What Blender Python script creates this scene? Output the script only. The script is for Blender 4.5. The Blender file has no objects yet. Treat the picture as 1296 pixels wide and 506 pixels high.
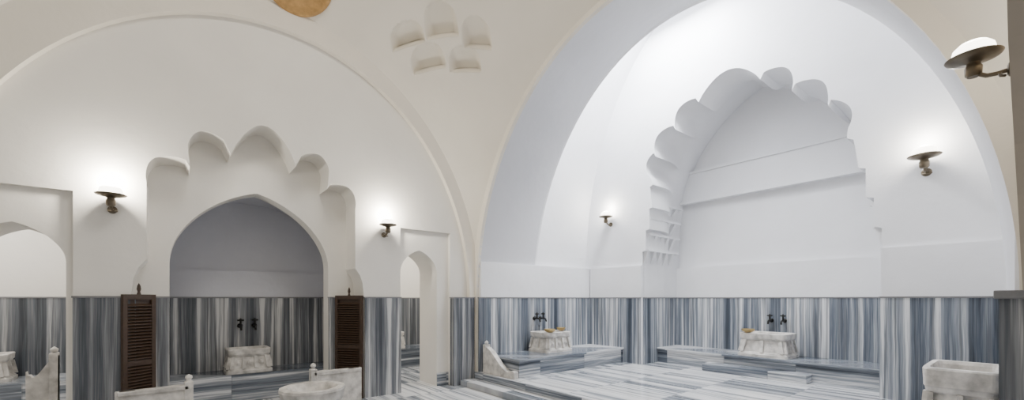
import bpy, bmesh, math, random
from math import sin, cos, pi, sqrt, radians
from mathutils import Vector, Matrix
random.seed(4)
scene = bpy.context.scene
COL = scene.collection

# ------------------------------------------------------------------ materials
def nt(name):
    m = bpy.data.materials.new(name); m.use_nodes = True
    t = m.node_tree; b = t.nodes["Principled BSDF"]
    return m, t, b
def N(t, typ, **kw):
    n = t.nodes.new(typ)
    for k, v in kw.items():
        setattr(n, k, v)
    return n
def math_n(t, op, a, b=None):
    n = t.nodes.new("ShaderNodeMath"); n.operation = op
    for i, v in enumerate((a, b)):
        if v is None: continue
        if isinstance(v, (int, float)): n.inputs[i].default_value = v
        else: t.links.new(v, n.inputs[i])
    return n.outputs[0]
def ramp(t, fac, stops):
    r = t.nodes.new("ShaderNodeValToRGB")
    e = r.color_ramp.elements
    while len(e) > 1: e.remove(e[-1])
    e[0].position = stops[0][0]; e[0].color = (*stops[0][1], 1)
    for p, c in stops[1:]:
        x = e.new(p); x.color = (*c, 1)
    t.links.new(fac, r.inputs[0]); return r.outputs[0]

def plaster(name, col, bump=0.15):
    m, t, b = nt(name)
    geo = N(t, "ShaderNodeNewGeometry")
    n1 = N(t, "ShaderNodeTexNoise"); n1.inputs["Scale"].default_value = 1.3; n1.inputs["Detail"].default_value = 5
    t.links.new(geo.outputs["Position"], n1.inputs["Vector"])
    c = ramp(t, n1.outputs["Fac"], [(0.3, tuple(x*0.93 for x in col)), (0.7, col)])
    t.links.new(c, b.inputs["Base Color"])
    b.inputs["Roughness"].default_value = 0.75
    n2 = N(t, "ShaderNodeTexNoise"); n2.inputs["Scale"].default_value = 7; n2.inputs["Detail"].default_value = 4
    t.links.new(geo.outputs["Position"], n2.inputs["Vector"])
    bp = N(t, "ShaderNodeBump"); bp.inputs["Strength"].default_value = bump; bp.inputs["Distance"].default_value = 0.03
    t.links.new(n2.outputs["Fac"], bp.inputs["Height"]); t.links.new(bp.outputs[0], b.inputs["Normal"])
    return m

def striped(name, mode, stops, rough, slab=0.62, scale=7.0, joint=0.35, fine=0.55, vary=0.10):
    """Marmara marble.  mode 'V' vertical veins on walls, 'F' floor veins running along Y, 'H' horizontal veins"""
    m, t, b = nt(name)
    geo = N(t, "ShaderNodeNewGeometry")
    sp = N(t, "ShaderNodeSeparateXYZ"); t.links.new(geo.outputs["Position"], sp.inputs[0])
    x, y, z = sp.outputs
    if mode == 'V':
        s = math_n(t, 'ADD', x, y); other = z; sl = math_n(t, 'DIVIDE', s, slab)
    elif mode == 'F':
        s = x; other = y; sl = math_n(t, 'DIVIDE', y, slab*1.6)
    else:
        s = z; other = math_n(t, 'ADD', x, y); sl = math_n(t, 'DIVIDE', other, slab*1.8)
    idx = math_n(t, 'FLOOR', sl); fr = math_n(t, 'FRACT', sl)
    if mode == 'F':
        idx2 = math_n(t, 'FLOOR', math_n(t, 'DIVIDE', x, 0.45))
        off = math_n(t, 'ADD', math_n(t, 'MULTIPLY', idx, 3.71), math_n(t, 'MULTIPLY', idx2, 1.37))
        frx = math_n(t, 'FRACT', math_n(t, 'DIVIDE', x, 0.45))
    else:
        off = math_n(t, 'MULTIPLY', idx, 3.71); frx = None
    wn = N(t, "ShaderNodeTexNoise"); wn.inputs["Scale"].default_value = 1.6; wn.inputs["Detail"].default_value = 2
    t.links.new(geo.outputs["Position"], wn.inputs["Vector"])
    wob = math_n(t, 'MULTIPLY', wn.outputs["Fac"], 0.03)
    cb = N(t, "ShaderNodeCombineXYZ")
    t.links.new(math_n(t, 'ADD', s, wob), cb.inputs[0])
    t.links.new(math_n(t, 'MULTIPLY', other, 0.018), cb.inputs[1])
    t.links.new(off, cb.inputs[2])
    n1 = N(t, "ShaderNodeTexNoise"); n1.inputs["Scale"].default_value = scale; n1.inputs["Detail"].default_value = 6; n1.inputs["Roughness"].default_value = 0.72
    t.links.new(cb.outputs[0], n1.inputs["Vector"])
    wh = N(t, "ShaderNodeTexWhiteNoise", noise_dimensions='1D'); t.links.new(off, wh.inputs["W"])
    fac = math_n(t, 'ADD', n1.outputs["Fac"], math_n(t, 'MULTIPLY', math_n(t, 'SUBTRACT', wh.outputs["Value"], 0.5), vary))
    c = ramp(t, fac, stops)
    n3 = N(t, "ShaderNodeTexNoise"); n3.inputs["Scale"].default_value = scale*3.6; n3.inputs["Detail"].default_value = 3
    t.links.new(cb.outputs[0], n3.inputs["Vector"])
    v = ramp(t, n3.outputs["Fac"], [(0.38, (1, 1, 1)), (0.45, (0, 0, 0))])
    mv = N(t, "ShaderNodeMix", data_type='RGBA')
    t.links.new(math_n(t, 'MULTIPLY', v, fine), mv.inputs[0]); t.links.new(c, mv.inputs[6])
    mv.inputs[7].default_value = (0.055, 0.062, 0.075, 1)
    j = math_n(t, 'LESS_THAN', fr, 0.012)
    if frx is not None: j = math_n(t, 'MAXIMUM', j, math_n(t, 'LESS_THAN', frx, 0.02))
    mx = N(t, "ShaderNodeMix", data_type='RGBA')
    t.links.new(math_n(t, 'MULTIPLY', j, joint), mx.inputs[0]); t.links.new(mv.outputs[2], mx.inputs[6])
    mx.inputs[7].default_value = (0.12, 0.13, 0.15, 1)
    t.links.new(mx.outputs[2], b.inputs["Base Color"])
    b.inputs["Roughness"].default_value = rough
    return m

def simple(name, col, rough=0.5, metal=0.0, nscale=12, var=0.25, bump=0.1):
    m, t, b = nt(name)
    tc = N(t, "ShaderNodeTexCoord")
    n1 = N(t, "ShaderNodeTexNoise"); n1.inputs["Scale"].default_value = nscale; n1.inputs["Detail"].default_value = 6
    t.links.new(tc.outputs["Object"], n1.inputs["Vector"])
    c = ramp(t, n1.outputs["Fac"], [(0.3, tuple(x*(1-var) for x in col)), (0.65, col)])
    t.links.new(c, b.inputs["Base Color"])
    b.inputs["Roughness"].default_value = rough; b.inputs["Metallic"].default_value = metal
    bp = N(t, "ShaderNodeBump"); bp.inputs["Strength"].default_value = bump; bp.inputs["Distance"].default_value = 0.02
    t.links.new(n1.outputs["Fac"], bp.inputs["Height"]); t.links.new(bp.outputs[0], b.inputs["Normal"])
    return m

M_wall = plaster("plaster_warm_white", (0.85, 0.82, 0.765))
M_vault = plaster("plaster_cream", (0.84, 0.785, 0.69), 0.25)
M_iwan = plaster("plaster_cool_white", (0.84, 0.845, 0.87))
M_soffit_shade = plaster("plaster_soffit_shade", (0.66, 0.665, 0.70))  # great arch plaster, greyed so its shading sits in the base colour
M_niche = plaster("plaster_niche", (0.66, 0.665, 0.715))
M_arch_shade = plaster("plaster_arch_shade", (0.40, 0.35, 0.29))  # dark taupe paints the soffit shadow into the near arch and pier
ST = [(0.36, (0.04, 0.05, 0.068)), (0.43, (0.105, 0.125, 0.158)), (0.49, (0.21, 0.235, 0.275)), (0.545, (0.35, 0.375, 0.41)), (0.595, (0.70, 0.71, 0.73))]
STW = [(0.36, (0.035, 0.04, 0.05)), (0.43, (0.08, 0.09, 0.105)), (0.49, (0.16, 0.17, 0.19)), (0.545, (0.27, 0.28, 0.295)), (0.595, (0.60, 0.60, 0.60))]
STF = [(0.32, (0.09, 0.105, 0.125)), (0.42, (0.20, 0.225, 0.26)), (0.48, (0.42, 0.445, 0.475)), (0.55, (0.78, 0.785, 0.80))]
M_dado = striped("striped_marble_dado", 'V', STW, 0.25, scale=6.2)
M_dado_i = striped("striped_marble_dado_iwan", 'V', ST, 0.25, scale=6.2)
M_floor = striped("striped_marble_floor", 'F', STF, 0.07, scale=6.5, fine=0.5)
M_bench = striped("striped_marble_bench", 'H', ST, 0.2, scale=11, fine=0.3)
M_cap = simple("dark_marble_cap", (0.22, 0.22, 0.23), 0.4)
M_kurna = simple("carved_white_marble", (0.78, 0.75, 0.71), 0.5, nscale=9, var=0.5, bump=0.7)
M_bronze = simple("aged_bronze", (0.17, 0.14, 0.10), 0.38, 0.85)
M_darkmetal = simple("black_metal", (0.03, 0.03, 0.03), 0.4, 0.6)
M_brass = simple("brass", (0.55, 0.40, 0.18), 0.3, 0.9)
M_wood = simple("dark_walnut", (0.05, 0.027, 0.015), 0.5, nscale=20)
M_gold = simple("gilded_plaster", (0.50, 0.29, 0.10), 0.55, nscale=14, var=0.35)
M_glow, _t, _b = nt("frosted_bulb_glow")
_b.inputs["Emission Color"].default_value = (1, 0.93, 0.8, 1); _b.inputs["Emission Strength"].default_value = 8
_n = N(_t, "ShaderNodeTexNoise"); _t.links.new(_n.outputs["Fac"], _b.inputs["Roughness"])

# ------------------------------------------------------------------ mesh helpers
def finish(name, bm, mats, smooth=False, parent=None, recalc=True, angle=None):
    if recalc: bmesh.ops.recalc_face_normals(bm, faces=bm.faces)
    me = bpy.data.meshes.new(name); bm.to_mesh(me); bm.free()
    for m in mats: me.materials.append(m)
    if smooth:
        for p in me.polygons: p.use_smooth = True
        if angle: me.set_sharp_from_angle(angle=radians(angle))
    o = bpy.data.objects.new(name, me); COL.objects.link(o)
    if parent: o.parent = parent
    return o

def box_in(bm, x0, x1, y0, y1, z0, z1, mi=0, bev=0.0):
    vs = [bm.verts.new((x, y, z)) for x in (x0, x1) for y in (y0, y1) for z in (z0, z1)]
    fs = [(0,1,3,2), (4,6,7,5), (0,4,5,1), (2,3,7,6), (0,2,6,4), (1,5,7,3)]
    faces = [bm.faces.new([vs[i] for i in f]) for f in fs]
    for f in faces: f.material_index = mi
    if bev > 0:
        es = list({e for f in faces for e in f.edges})
        r = bmesh.ops.bevel(bm, geom=es, offset=bev, segments=2, affect='EDGES', profile=0.5)
        for f in r['faces']: f.material_index = mi
    return vs
def box(name, x0, x1, y0, y1, z0, z1, mat, bev=0.0):
    bm = bmesh.new(); box_in(bm, x0, x1, y0, y1, z0, z1, 0, bev)
    return finish(name, bm, [mat])

def plate(name, loops, axis, a0, a1, mat):
    cu = bpy.data.curves.new(name+"_c", 'CURVE'); cu.dimensions = '2D'; cu.fill_mode = 'BOTH'
    cu.extrude = abs(a1-a0)/2
    for L in loops:
        sp = cu.splines.new('POLY'); sp.points.add(len(L)-1)
        for i, (a, b) in enumerate(L): sp.points[i].co = (a, b, 0, 1)
        sp.use_cyclic_u = True
    ob = bpy.data.objects.new(name+"_c", cu); COL.objects.link(ob)
    bpy.context.view_layer.update()
    me = bpy.data.meshes.new_from_object(ob)
    bpy.data.objects.remove(ob)
    mid = (a0+a1)/2
    for v in me.vertices:
        s, z, d = v.co
        v.co = (s, mid+d, z) if axis == 'Y' else (mid+d, s, z)
    bm = bmesh.new(); bm.from_mesh(me); bpy.data.meshes.remove(me)
    bmesh.ops.remove_doubles(bm, verts=bm.verts, dist=1e-4)
    return finish(name, bm, [mat], True, angle=28)

def loft_in(bm, rings, closed=False, mi=0, cap0=False, cap1=False):
    R = [[bm.verts.new(p) for p in r] for r in rings]
    n = len(R[0])
    for a, b in zip(R, R[1:]):
        for i in range(n if closed else n-1):
            j = (i+1) % n
            f = bm.faces.new((a[i], a[j], b[j], b[i])); f.material_index = mi
    if cap0: bm.faces.new(R[0]).material_index = mi
    if cap1: bm.faces.new(R[-1][::-1]).material_index = mi
    return R
def lathe_in(bm, prof, c, n=32, mi=0, ax='Z'):
    rings = []
    for r, z in prof:
        r = max(r, 0.0005)
        ring = []
        for i in range(n):
            a = 2*pi*i/n
            if ax == 'Z': ring.append((c[0]+r*cos(a), c[1]+r*sin(a), c[2]+z))
            elif ax == 'Y': ring.append((c[0]+r*cos(a), c[1]+z, c[2]+r*sin(a)))
            else: ring.append((c[0]+z, c[1]+r*cos(a), c[2]+r*sin(a)))
        rings.append(ring)
    loft_in(bm, rings, True, mi, True, True)
def tube_in(bm, pts, r, n=12, mi=0):
    P = [Vector(p) for p in pts]; rings = []
    for i, p in enumerate(P):
        d = (P[min(i+1, len(P)-1)] - P[max(i-1, 0)]).normalized()
        u = d.cross(Vector((0.13, 0.31, 0.94))).normalized(); w = d.cross(u)
        rr = r[i] if isinstance(r, (list, tuple)) else r
        rings.append([p + u*rr*cos(2*pi*k/n) + w*rr*sin(2*pi*k/n) for k in range(n)])
    loft_in(bm, rings, True, mi, True, True)

def lobes(pts):
    out = []
    for (p, q) in zip(pts, pts[1:]):
        dx, dz = q[0]-p[0], q[1]-p[1]; L = math.hypot(dx, dz)
        if p[2] == 0: out.append((p[0], p[1])); continue
        nx, nz = dz/L, -dx/L
        K = 16
        for k in range(K):
            s = k/K; h = p[2]*L*(sin(pi*s)**0.8)
            out.append((p[0]+dx*s+nx*h, p[1]+dz*s+nz*h))
    out.append((pts[-1][0], pts[-1][1])); return out
def ellipse(c, a, b, z0, n=64, zb=None):
    L = [(c + a*cos(pi*i/n), z0 + b*sin(pi*i/n)) for i in range(n+1)]
    if zb is not None: L = [(c+a, zb)] + L + [(c-a, zb)]
    return L
def pointed(c, a, z0, apex, zb, n=20, k=0.24):
    R = []
    for i in range(n+1):
        th = i/n*pi/2
        R.append((a*cos(th), z0 + (apex-z0)*((1-k)*sin(th) + k*(1-cos(th)))))
    r = [(c+x, z) for x, z in R]; l = [(c-x, z) for x, z in R[::-1][1:]]
    return [(c+a, zb)] + r + l + [(c-a, zb)]
def rect(a0, a1, z0, z1): return [(a0, z0), (a1, z0), (a1, z1), (a0, z1)]

# ------------------------------------------------------------------ dimensions
CX, CY, H = 1.0, 3.1, 3.2
DZ = 1.52
R0, R1, RI, R2 = 4.2, 5.58, 7.22, 8.6
NY = 6.3
PZ = 0.2

# ------------------------------------------------------------------ main room shell
box("floor", -6, 4.3, -4, 9.6, -0.3, 0.0, M_floor)
bm = bmesh.new(); n = 400; B = 3.75
def vault_z(dx, dy): return DZ + B*sqrt(max(0, 2-(dx/H)**2-(dy/H)**2))
def carve(dx, dy):
    # carved muqarnas cells in each pendentive (scooped, arch-headed cells with a crisp lower lip)
    ax, ay = abs(dx), abs(dy)
    s = (ax-ay)/1.414 + 0.10
    v = (ax+ay)/1.414 - 3.30   # + = lower down the pendentive
    if abs(s) > 1.1 or abs(v) > 0.9: return 0
    d = 0
    for (cs, cv, w, hh) in ((-0.58,-0.26,0.25,0.10),(-0.06,-0.32,0.24,0.15),(0.44,-0.20,0.21,0.13),
                            (-0.34,-0.03,0.26,0.11),(0.22,0.02,0.24,0.105)):
        u = (s-cs)/w; q = (v-cv)/hh
        if abs(u) < 1 and -1 < q < 1:
            lim = -1 + 1.2*(1-sqrt(max(0, 1-u*u)))
            if q > lim:
                dd = 0.20*(0.12+0.88*((q-lim)/(1-lim+1e-6)))
                edge = min(1, (1-abs(u))/0.35)**0.7
                d = max(d, dd*edge)
    return d
G = []
for i in range(n+1):
    row = []
    for j in range(n+1):
        dx = -H+2*H*i/n; dy = -H+2*H*j/n
        z = vault_z(dx, dy)
        nn = Vector((dx/H**2, dy/H**2, (z-DZ)/B**2)).normalized()
        p = Vector((CX+dx, CY+dy, z)) + nn*carve(dx, dy)
        row.append(bm.verts.new(p))
    G.append(row)
for i in range(n):
    for j in range(n):
        bm.faces.new((G[i][j], G[i+1][j], G[i+1][j+1], G[i][j+1]))
finish("ceiling", bm, [M_vault], True, angle=40)

# north wall
NC = 0.95
half = [(1.30,-0.2,0),(1.30,1.5,0),(1.28,1.72,0),(1.24,1.84,0),(1.17,1.94,0),(1.17,2.82,0.34),(0.82,3.14,0),(0.78,3.06,0),(0.80,3.32,0.36),(0.44,3.46,0),(0.37,3.30,0)]
hp = lobes(half)
top = lobes([(0.37,3.30,0.62),(-0.37,3.30,0)])
scal = [(NC+a, z) for a, z in hp] + [(NC+a, z) for a, z in top[1:-1]] + [(NC-a, z) for a, z in hp[::-1]]
NX0, NX1 = -2.9, 4.3
outer = rect(NX0, NX1, -0.3, 6.8)
bayR = rect(2.83, 3.74, -0.2, 2.62); bayL = rect(-1.84, -0.80, -0.2, 2.62)
dR = pointed(3.19, 0.33, 1.93, 2.29, -0.2); dL = pointed(-1.23, 0.37, 1.88, 2.26, -0.2)
plate("wall_north_arch_band", [rect(NX0-0.05, NX1+.02, -0.29, 6.79), ellipse(1.13, 2.96, 3.55, DZ, zb=-0.2)], 'Y', NY-0.09, NY+0.01, M_vault)
plate("wall_north", [outer, scal, bayR, bayL], 'Y', NY, NY+0.07, M_wall)
plate("wall_north_inner", [rect(NX0-0.01, NX1, -0.3, 6.78), scal, dR, dL], 'Y', NY+0.07, 6.74, M_wall)
plate("wall_north_core", [rect(NX0-0.02, NX1, -0.3, 6.77), pointed(NC-0.03, 0.94, 1.95, 2.95, -0.2), dR, dL], 'Y', 6.74, 7.0, M_wall)
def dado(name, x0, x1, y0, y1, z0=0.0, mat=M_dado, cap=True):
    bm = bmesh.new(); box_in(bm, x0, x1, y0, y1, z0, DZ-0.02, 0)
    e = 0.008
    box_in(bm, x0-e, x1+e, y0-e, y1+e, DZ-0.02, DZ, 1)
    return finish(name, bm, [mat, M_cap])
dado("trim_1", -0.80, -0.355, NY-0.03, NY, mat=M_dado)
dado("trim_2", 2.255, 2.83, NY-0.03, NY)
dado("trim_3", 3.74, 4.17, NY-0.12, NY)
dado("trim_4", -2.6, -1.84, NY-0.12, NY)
for k, (a, b) in enumerate(((2.83, 2.86), (3.52, 3.74), (-1.84, -1.6), (-0.86, -0.80))):
    box("baseboard_north" if k == 0 else "baseboard_north_%d" % k, a, b, NY+0.05, NY+0.07, 0, 0.22, M_bench)
dado("trim_5", -0.35, -0.31, NY+.01, 6.74); dado("trim_6", 2.21, 2.25, NY+.01, 6.74)
dado("trim_7", -0.31, -0.02, 6.71, 6.74); dado("trim_8", 1.86, 2.21, 6.71, 6.74)
NB = 7.85
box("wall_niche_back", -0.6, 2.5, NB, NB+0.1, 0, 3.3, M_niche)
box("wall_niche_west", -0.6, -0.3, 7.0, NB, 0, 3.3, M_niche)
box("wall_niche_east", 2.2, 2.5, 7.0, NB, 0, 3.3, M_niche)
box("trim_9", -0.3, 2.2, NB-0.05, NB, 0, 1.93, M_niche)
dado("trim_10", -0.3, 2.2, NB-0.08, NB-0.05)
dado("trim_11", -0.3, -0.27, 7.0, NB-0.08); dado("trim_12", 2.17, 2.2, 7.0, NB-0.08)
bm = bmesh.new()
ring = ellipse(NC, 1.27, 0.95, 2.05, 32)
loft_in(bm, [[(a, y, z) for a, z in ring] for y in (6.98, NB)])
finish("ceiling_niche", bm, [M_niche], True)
bm = bmesh.new(); box_in(bm, -0.27, 2.17, 7.15, NB-0.08, 0.0, 0.40, 0, 0.012)
finish("marble_bench", bm, [M_bench])

# side rooms behind the doors
for nm, x0, x1, yb in (("east", 2.5, 4.9, 9.3), ("west", -4.2, -0.6, 9.0)):
    box("wall_side_room_%s_back" % nm, x0, x1, yb, yb+0.1, 0, 3.6, M_wall)
    box("wall_side_room_%s_left" % nm, x0-0.1, x0, 7.0 if nm == "west" else NB+.1, yb, 0, 3.6, M_wall)
    box("wall_side_room_%s_right" % nm, x1, x1+0.1, 7.0 if nm == "east" else NB+.1, yb, 0, 3.6, M_wall)
    box("ceiling_side_room_%s" % nm, x0-.1, x1+.1, 7.0, yb+.1, 3.6, 3.7, M_wall)
    dado("trim_side_room_%s" % nm, x0, x1, yb-0.03, yb)
box("wall_side_room_link", 2.5, 2.55, 7.0, 9.3, 0, 3.6, M_wall)
box("wall_side_room_north", 4.3, 4.9, 6.9, 7.0, 0, 3.6, M_wall)
for x0, x1, y0, y1 in ((2.56, 4.89, 8.5, 9.26), (-4.1, -0.65, 8.2, 8.96)):
    bm = bmesh.new(); box_in(bm, x0, x1, y0, y1, 0, 0.4, 0, 0.01); finish("marble_bench", bm, [M_bench])

# ------------------------------------------------------------------ east wall and great arch
plate("wall_east", [rect(-1.2, 6.5, -0.3, 7.0), ellipse(CY, 3.07, 3.68, DZ, zb=-0.2)], 'X', R0, R0+0.06, M_vault)
bm = bmesh.new()
rA = ellipse(CY, 3.07, 3.68, DZ, 72); rB = ellipse(CY+0.05, 3.04, 4.05, DZ, 72)
rings = []
for k in range(7):
    f = k/6; x = R0+0.03+(R1-R0-0.03)*f
    rings.append([(x, a[0]*(1-f)+b[0]*f, a[1]*(1-f)+b[1]*f) for a, b in zip(rA, rB)])
loft_in(bm, rings)
finish("wall_east_arch_soffit", bm, [M_soffit_shade], True)
plate("wall_iwan_front", [rect(-0.4, 6.6, -0.3, 7.8), ellipse(CY+0.05, 3.05, 4.05, DZ, zb=-0.2)], 'X', R1-0.02, R1+0.05, M_iwan)
LZ = 2.15
YN, YS = 6.11, 0.05
box("wall_iwan_north", R0+0.06, RI, YN, 6.29, 0, LZ, M_iwan)
box("wall_iwan_south", R0+0.06, RI, -0.2, YS, 0, LZ, M_iwan)
dado("trim_13", R0+0.0, RI, YN-0.03, YN, PZ, M_dado_i)
dado("trim_14", R0+0.0, RI, YS, YS+0.03, PZ, M_dado_i)
bm = bmesh.new()
r = ellipse(CY, 3.14, 5.1, LZ, 64)
r = [(CY+3.14, LZ-0.02)] + r + [(CY-3.14, LZ-0.02)]
loft_in(bm, [[(x, a, z) for a, z in r] for x in (R1, 6.4, RI+0.02)])
finish("ceiling_iwan", bm, [M_iwan], True)
# iwan back wall with great scalloped niche : tiered flanks and a few large hooked lobes
IC = 3.0
ih = [(1.80,-0.2,0),(1.80,2.42,0),(1.72,2.44,0),(1.72,2.83,0),(1.64,2.85,0),(1.64,3.24,0),(1.57,3.26,0),(1.57,3.66,0),(1.50,3.70,0),(1.53,3.84,0.28),(1.40,4.30,0),(1.36,4.22,0),(1.36,4.26,0.32),(0.98,4.70,0),(0.93,4.61,0),(0.94,4.65,0.32),(0.55,5.05,0),(0.50,4.96,0)]
ihp = lobes(ih); itop = lobes([(0.50,4.96,0.36),(-0.50,4.96,0)])
def sh(z): return 0.16*min(1, max(0, (z-3.2)/1.2))
isc0 = [(a, z) for a, z in ihp] + [(a, z) for a, z in itop[1:-1]] + [(-a, z) for a, z in ihp[::-1]]
iscal = [(IC+a+sh(z), z) for a, z in isc0]
plate("wall_iwan_back", [rect(-0.5, 6.7, -0.3, 7.9), iscal], 'X', RI, RI+0.05, M_iwan)
bm = bmesh.new()
def arch_pt(a, z):
    z0 = 2.6
    if z <= z0: return (IC+(1.80 if a > 0 else -1.80), z)
    th = math.atan2(z-z0, abs(a)*1.55)
    x = 1.80*cos(th); zz = z0+2.85*(0.80*sin(th)+0.20*(1-cos(th)))
    return (IC+math.copysign(x, a)+sh(zz)*0.7, zz)
back = [arch_pt(a, z) for a, z in isc0]
rings = []
D = R2-RI
for d, f in ((0.04,0),(0.25,0.0),(0.50,0.0),(0.64,0.12),(0.76,0.4),(0.86,0.8),(0.92,1.0),(D+0.02,1.0)):
    rings.append([(RI+d, p[0]*(1-f)+q[0]*f, p[1]*(1-f)+q[1]*f) for p, q in zip(iscal, back)])
loft_in(bm, rings)
finish("wall_iwan_niche_reveal", bm, [M_iwan], True, angle=32)
box("wall_iwan_niche_back", R2, R2+0.1, 1.0, 5.0, 0, 5.9, M_iwan)
box("trim_15", R2-0.10, R2, 1.25, 4.75, 3.55, 4.15, M_iwan)
box("trim_16", R2-0.14, R2, 1.22, 4.78, 3.50, 3.56, M_iwan)
box("trim_27", R2-0.13, R2, 1.30, 4.70, 4.11, 4.16, M_iwan)
box("trim_17", R2-0.10, R2-0.0, 1.2, 4.8, PZ, LZ, M_iwan)
dado("trim_18", R2-0.13, R2-0.10, 1.2, 4.8, PZ, M_dado_i)
dado("trim_19", RI+0.03, R2-0.13, 4.77, 4.8, PZ, M_dado_i)
dado("trim_20", RI+0.03, R2-0.13, 1.2, 1.23, PZ, M_dado_i)
for k, (a, b) in enumerate(((YS+.03, 1.2), (4.8, YN-.03))):
    box("wall_iwan_back_lower_%d" % k, RI-0.05, RI, a, b, PZ, LZ, M_iwan)
    dado("trim_%d" % (21+k), RI-0.08, RI-0.05, a, b, PZ, M_dado_i)
for side in (1, -1):
    bm = bmesh.new()
    yw = IC+side*1.80
    for r_ in range(4):
        z0 = 2.18+0.31*r_; dep = 0.09+0.03*r_
        def Y(d): return yw-side*d
        a, b = sorted((Y(-0.03), Y(dep+0.015)))
        box_in(bm, RI+0.06, RI+1.2, a, b, z0+0.25, z0+0.285)
        nc = 5; w = 1.12/nc
        for c_ in range(nc):
            x0 = RI+0.06+c_*w
            p = [(x0, Y(0), z0), (x0, Y(dep), z0+0.25), (x0, Y(0), z0+0.25)]
            q = [(x0+w*0.55, Y(0), z0+0.02), (x0+w*0.35, Y(dep), z0+0.25), (x0+w*0.75, Y(0), z0+0.25)]
            V = [bm.verts.new(v) for v in p+q]
            for f in ((0,1,2),(3,5,4),(0,3,4,1),(1,4,5,2),(0,2,5,3)): bm.faces.new([V[i] for i in f])
    finish("trim_25" if side > 0 else "trim_26", bm, [M_iwan])  # tiers of muqarnas cells on the niche flanks
box("floor_iwan", R0-0.02, R2, -0.1, 6.25, 0, PZ, M_floor)
box("trim_23", R0-0.05, R0-0.02, 0.1, 6.15, 0, PZ, M_bench)
box("floor_step", R0-0.34, R0-0.05, 0.15, 6.15, 0, 0.09, M_floor)

# benches
bm = bmesh.new()
box_in(bm, R0+0.18, RI-0.08, 5.2, YN-0.03, PZ, 0.46, 0); box_in(bm, R0+0.16, RI-0.08, 5.17, YN-0.03, 0.46, 0.50, 0, 0.01)
finish("marble_bench", bm, [M_bench])
bm = bmesh.new()
box_in(bm, 7.72, R2-0.13, 1.23, 4.77, PZ, 0.46, 0); box_in(bm, 7.69, R2-0.13, 1.23, 4.77, 0.46, 0.50, 0, 0.01)
box_in(bm, 7.42, 7.69, 2.1, 3.7, PZ, 0.33, 0, 0.01)
finish("marble_bench", bm, [M_bench])

# ------------------------------------------------------------------ near right pier (south wall)
bm = bmesh.new()
box_in(bm, 3.05, R0, -0.35, 0.085, 0, DZ-0.03, 0); box_in(bm, 3.0, R0+.01, -0.35, 0.10, DZ-0.03, DZ+.01, 1, 0.005)
finish("trim_24", bm, [M_dado, M_cap])
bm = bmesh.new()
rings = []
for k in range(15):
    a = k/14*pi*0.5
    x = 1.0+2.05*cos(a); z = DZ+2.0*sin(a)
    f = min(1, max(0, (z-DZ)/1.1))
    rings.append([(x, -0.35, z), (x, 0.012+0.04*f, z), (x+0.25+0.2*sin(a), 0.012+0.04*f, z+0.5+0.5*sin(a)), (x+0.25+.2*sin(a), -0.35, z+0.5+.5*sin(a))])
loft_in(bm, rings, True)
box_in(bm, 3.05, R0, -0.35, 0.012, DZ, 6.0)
finish("wall_south_arch", bm, [M_arch_shade])

# ------------------------------------------------------------------ lamps
def wall_lamp(loc, rotz, energy, name="wall_lamp", s=1.0):
    bm = bmesh.new()
    o = 0.17
    lathe_in(bm, [(0.0,0),(0.045,0),(0.045,-0.012),(0.03,-0.02),(0.0,-0.02)], (0,0,-0.13), 20, 0, 'Y')
    tube_in(bm, [(0,-0.01,-0.13),(0,-0.06,-0.135),(0,-0.11,-0.13),(0,-0.145,-0.105),(0,-o,-0.07)], 0.014)
    tube_in(bm, [(-0.035,-0.03,-0.15),(0.0,-0.05,-0.155),(0.05,-0.05,-0.15)], 0.009)
    lathe_in(bm, [(0.0,-0.115),(0.03,-0.115),(0.042,-0.10),(0.045,-0.05),(0.036,-0.035),(0.036,-0.02),(0.055,-0.008),(0.10,0.0),(0.135,0.012),(0.142,0.022),(0.135,0.026),(0.10,0.012),(0.05,0.006),(0.0,0.006)], (0,-o,0), 36)
    lathe_in(bm, [(0.0,0.004),(0.06,0.006),(0.098,0.024),(0.108,0.05),(0.10,0.085),(0.07,0.115),(0.035,0.13),(0.0,0.134)], (0,-o,0), 28, 1)
    ob = finish(name, bm, [M_bronze, M_glow], True, angle=50)
    ob.location = loc; ob.rotation_euler = (0, 0, rotz); ob.scale = (s, s, s)
    l = bpy.data.lights.new("bulb", 'POINT'); l.energy = energy; l.color = (1, 0.93, 0.80); l.shadow_soft_size = 0.05
    lo = bpy.data.objects.new("bulb", l); COL.objects.link(lo); lo.parent = ob; lo.location = (0, -o, 0.20)
    return ob
wall_lamp((-0.50, NY, 2.58), 0, 48, s=0.92)
wall_lamp((2.56, NY, 2.60), 0, 44, s=0.92)
wall_lamp((RI, 5.56, 3.19), -pi/2, 18)
wall_lamp((RI, 0.78, 3.19), -pi/2, 22, s=1.1)
wall_lamp((3.42, 0.05, 2.80), pi, 8, s=0.8)

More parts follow.
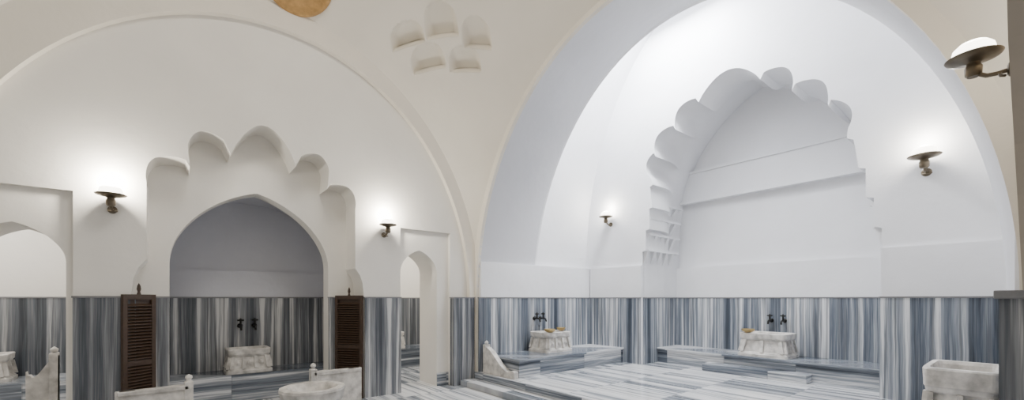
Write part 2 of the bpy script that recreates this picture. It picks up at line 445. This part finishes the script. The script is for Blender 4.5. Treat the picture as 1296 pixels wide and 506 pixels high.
# ------------------------------------------------------------------ basins, taps, bowls
def sring(hx, hy, z, n=40, e=5.0):
    P = []
    for i in range(n):
        a = 2*pi*i/n; c, s = cos(a), sin(a)
        P.append((hx*math.copysign(abs(c)**(2/e), c), hy*math.copysign(abs(s)**(2/e), s), z))
    return P
def kurna(loc, w, d, h, rotz=0, e=9.0):
    bm = bmesh.new()
    L = [(0,1.0),(0.11,1.0),(0.13,0.96),(0.17,0.94),(0.20,0.88),(0.68,0.78),(0.71,0.86),(0.76,0.88),(0.78,0.91),(0.98,0.93),(1.0,0.91),(1.0,0.76),(0.96,0.73),(0.75,0.66),(0.66,0.4),(0.64,0.02)]
    loft_in(bm, [sring(w/2*f, d/2*f, z*h, e=e) for z, f in L], True, 0, True, True)
    def pil(cx, cy, dx_, dy_):
        f0, f1 = 0.90, 0.80
        r0 = [(cx*f0+a*dx_, cy*f0+b*dy_, 0.2*h) for a, b in ((-1,-1),(1,-1),(1,1),(-1,1))]
        r1 = [(cx*f1+a*dx_, cy*f1+b*dy_, 0.7*h) for a, b in ((-1,-1),(1,-1),(1,1),(-1,1))]
        loft_in(bm, [r0, r1], True, 0, True, True)
    for sx in (-0.86, -0.3, 0.3, 0.86):
        for sy in (-1, 1): pil(sx*w/2, sy*d/2, 0.035*w, 0.026)
    for sy in (-0.86, 0, 0.86):
        for sx in (-1, 1): pil(sx*w/2, sy*d/2, 0.026, 0.035*d)
    for sx in (-0.56, 0.0, 0.56):
        for sy in (-1, 1):
            lathe_in(bm, [(0,-0.02),(0.055*w,-0.01),(0.055*w,0.02),(0.03*w,0.022),(0.02*w,0.03),(0,0.03)] if sy > 0 else [(0,0.02),(0.055*w,0.01),(0.055*w,-0.02),(0.03*w,-0.022),(0.02*w,-0.03),(0,-0.03)], (sx*w/2*0.88, sy*d/2*0.83, 0.44*h), 14, 0, 'Y')
    ob = finish("marble_wash_basin", bm, [M_kurna]); ob.location = loc; ob.rotation_euler = (0, 0, rotz)
    return ob
def tap(loc, rotz):
    bm = bmesh.new()
    lathe_in(bm, [(0,0),(0.03,0),(0.03,-0.01),(0.016,-0.016),(0.016,-0.02),(0,-0.02)], (0,0,0), 16, 0, 'Y')
    tube_in(bm, [(0,-0.01,0),(0,-0.10,0),(0,-0.13,-0.01),(0,-0.145,-0.05)], [0.014,0.014,0.013,0.011])
    tube_in(bm, [(0,-0.07,0),(0,-0.07,0.07)], 0.012)
    tube_in(bm, [(-0.035,-0.07,0.07),(0.035,-0.07,0.07)], 0.01)
    tube_in(bm, [(0,-0.105,0.07),(0,-0.035,0.07)], 0.01)
    lathe_in(bm, [(0,0),(0.016,0.005),(0.012,0.02),(0,0.026)], (0,-0.07,0.07), 12)
    ob = finish("water_tap", bm, [M_darkmetal], True); ob.location = loc; ob.rotation_euler = (0,0,rotz); ob.scale = (1.25,)*3
def bowl(loc, r=0.11):
    bm = bmesh.new()
    lathe_in(bm, [(0,0),(r*0.4,0),(r*0.8,0.02),(r,0.06),(r*0.97,0.062),(r*0.76,0.026),(r*0.38,0.008),(0,0.008)], (0,0,0), 28)
    ob = finish("brass_bowl", bm, [M_brass], True); ob.location = loc
kurna((8.06, 2.85, 0.50), 0.62, 0.80, 0.40, 0)
tap((R2-0.13, 2.93, 1.10), -pi/2); tap((R2-0.13, 2.72, 1.10), -pi/2); bowl((7.83, 3.08, 0.903))
kurna((5.62, 5.75, 0.50), 0.70, 0.56, 0.37, 0)
tap((5.50, YN-0.03, 1.11), 0); tap((5.66, YN-0.03, 1.11), 0); bowl((5.40, 5.54, 0.873)); bowl((5.88, 5.72, 0.873), 0.09)
kurna((5.42, 0.35, PZ), 0.84, 0.50, 0.70, 0)
kurna((0.90, 7.45, 0.40), 0.60, 0.48, 0.35, 0)
tap((0.83, NB-0.08, 1.07), 0); tap((1.02, NB-0.08, 1.07), 0)
kurna((3.75, 8.95, 0.4), 0.6, 0.5, 0.36); tap((3.75, 9.27, 1.05), 0)
kurna((-1.95, 8.65, 0.4), 0.6, 0.5, 0.36); tap((-1.95, 8.97, 1.05), 0)
bm = bmesh.new()
lathe_in(bm, [(0,0),(0.24,0),(0.24,0.06),(0.2,0.09),(0.17,0.16),(0.17,0.26),(0.22,0.33),(0.29,0.39),(0.31,0.43),(0.32,0.50),(0.33,0.52),(0.325,0.545),(0.31,0.55),(0.25,0.545),(0.235,0.52),(0.21,0.45),(0.13,0.40),(0,0.385)], (0,0,0), 16)
ob = finish("marble_pedestal_basin", bm, [M_kurna], True, angle=30); ob.location = (1.18, 4.85, 0)

# ------------------------------------------------------------------ marble parapets
def parapet(loc, rotz, L, hgt, flip=1, post=True):
    bm = bmesh.new(); th = 0.07
    prof = [(0,0),(L,0),(L,hgt*0.86),(L*0.75,hgt*0.87),(L*0.5,hgt*0.84),(L*0.25,hgt*0.86),(0,hgt*0.86)]
    prof = [(flip*a, z) for a, z in prof]
    loft_in(bm, [[(a, y, z) for a, z in prof] for y in (-th/2, th/2)], True, 0, True, True)
    a, b = sorted((flip*0.02, flip*(L-0.02)))
    box_in(bm, a, b, -th/2-0.015, th/2+0.015, hgt*0.78, hgt*0.86, 0, 0.008)
    if post:
        a, b = sorted((flip*(L-0.06), flip*(L+0.02)))
        box_in(bm, a, b, -0.05, 0.05, 0, hgt*0.92, 0, 0.008)
        lathe_in(bm, [(0,hgt*0.92),(0.03,hgt*0.92),(0.02,hgt*0.95),(0.035,hgt*0.985),(0.03,hgt*1.02),(0.0,hgt*1.05)], (flip*(L-0.02),0,0), 16)
    ob = finish("marble_parapet", bm, [M_kurna]); ob.location = loc; ob.rotation_euler = (0,0,rotz)
parapet((-0.45, 5.9, 0), 0, 0.62, 0.62, 1)
parapet((2.06, 5.9, 0), 0, 0.64, 0.62, -1)
def arm(loc, L, h0, h1, rotz):
    bm = bmesh.new()
    P = [(0,0),(L,0),(L,h1)]
    for k in range(13):
        s = 1-k/12; f = 0.5-0.5*cos(pi*min(1, s*1.15))
        P.append((L*s*0.97, h0+(h1*0.9-h0)*f + (0.03 if s > 0.9 else 0)))
    loft_in(bm, [[(a, y, z) for a, z in P] for y in (-0.045, 0.045)], True, 0, True, True)
    box_in(bm, -0.0, 0.07, -0.06, 0.06, 0, h0+0.03, 0, 0.01)
    lathe_in(bm, [(0,h0+.03),(0.03,h0+.04),(0.035,h0+.07),(0,h0+.1)], (0.035,0,0), 14)
    ob = finish("marble_bench_arm", bm, [M_kurna]); ob.location = loc; ob.rotation_euler = (0,0,rotz)
arm((R0+0.10, YN-0.08, PZ), 0.85, 0.46, 0.10, -pi/2)
arm((-0.98, 6.85, 0.0), 0.24, 0.86, 0.70, pi)

# ------------------------------------------------------------------ louvered wooden shutters
def shutter(p0, p1, z0, z1):
    p0, p1 = Vector(p0), Vector(p1); L = (p1-p0).length
    bm = bmesh.new(); fw = 0.045
    box_in(bm, 0, fw, -0.02, 0.02, z0, z1, 0, 0.004); box_in(bm, L-fw, L, -0.02, 0.02, z0, z1, 0, 0.004)
    box_in(bm, fw, L-fw, -0.018, 0.018, z0, z0+0.06); box_in(bm, fw, L-fw, -0.018, 0.018, z1-0.06, z1)
    zm = (z0+z1)/2; box_in(bm, fw, L-fw, -0.018, 0.018, zm-0.03, zm+0.03)
    z = z0+0.09
    while z < z1-0.09:
        if abs(z-zm) > 0.045:
            V = [(fw, -0.02, z-0.014), (fw, 0.02, z+0.014), (fw, 0.02, z+0.022), (fw, -0.02, z-0.006)]
            loft_in(bm, [V, [(L-fw, b, c) for _, b, c in V]], True, 0, True, True)
        z += 0.035
    box_in(bm, fw, L-fw, 0.012, 0.018, z0+.05, z1-.05)
    lathe_in(bm, [(0,z1),(0.02,z1),(0.012,z1+0.03),(0.02,z1+0.06),(0.014,z1+0.10),(0,z1+0.13)], (L/2,0,0), 12)
    ob = finish("louvered_wooden_shutter", bm, [M_wood])
    ob.location = (p0.x, p0.y, 0); ob.rotation_euler = (0, 0, math.atan2(p1.y-p0.y, p1.x-p0.x))
shutter((-0.42, 6.22), (-0.15, 6.42), 0.0, 1.54)
shutter((1.94, 6.64), (2.22, 6.27), 0.0, 1.54)

# ------------------------------------------------------------------ gilded roundel on the vault
dx, dy = 0.27, 2.87
zc = vault_z(dx, dy)
nrm = Vector((dx/H**2, dy/H**2, (zc-DZ)/B**2)).normalized()
bm = bmesh.new()
lathe_in(bm, [(0,0),(0.40,0),(0.42,0.02),(0.41,0.05),(0.37,0.055),(0.35,0.035),(0.2,0.05),(0.08,0.06),(0.05,0.09),(0,0.1)], (0,0,0), 48)
ob = finish("gilded_ceiling_roundel", bm, [M_gold], True)
ob.location = Vector((CX+dx, CY+dy-0.015, zc+0.02)) - nrm*0.01
ob.rotation_euler = (-nrm).to_track_quat('Z', 'Y').to_euler()

# ------------------------------------------------------------------ lights
def area(name, loc, rot, sx, sy, e, col):
    l = bpy.data.lights.new(name, 'AREA'); l.shape = 'RECTANGLE'; l.size = sx; l.size_y = sy; l.energy = e; l.color = col
    o = bpy.data.objects.new(name, l); COL.objects.link(o); o.location = loc; o.rotation_euler = rot
    return o
area("skylight_iwan", (6.3, 4.1, 6.6), (0, 0, 0), 1.0, 1.8, 470, (0.955, 0.975, 1.0))
area("fill_dome", (CX, CY, 6.5), (0, 0, 0), 1.6, 1.6, 110, (1.0, 0.95, 0.86))  # added warm fill under the unseen dome crown, no opening modelled
area("fill_side_room_east", (3.6, 8.2, 3.55), (0, 0, 0), 1, 1, 60, (1, 0.97, 0.92))  # added fill light below the side room ceiling, no opening there
area("fill_side_room_west", (-2.2, 8.0, 3.55), (0, 0, 0), 1, 1, 70, (1, 0.97, 0.92))  # same added ceiling fill for the west room
w = bpy.data.worlds.new("World"); scene.world = w; w.use_nodes = True
bg = w.node_tree.nodes["Background"]; bg.inputs[0].default_value = (1.0, 0.965, 0.91, 1); bg.inputs[1].default_value = 0.52

# ------------------------------------------------------------------ camera
cam = bpy.data.cameras.new("Camera"); co = bpy.data.objects.new("Camera", cam); COL.objects.link(co)
cam.sensor_width = 36; cam.lens = 530/1296*36; cam.shift_y = 125/1296; cam.clip_start = 0.02
co.location = (0, 0, 1.49); co.rotation_euler = (pi/2, 0, -math.atan2(0.631, 0.776))
scene.camera = co
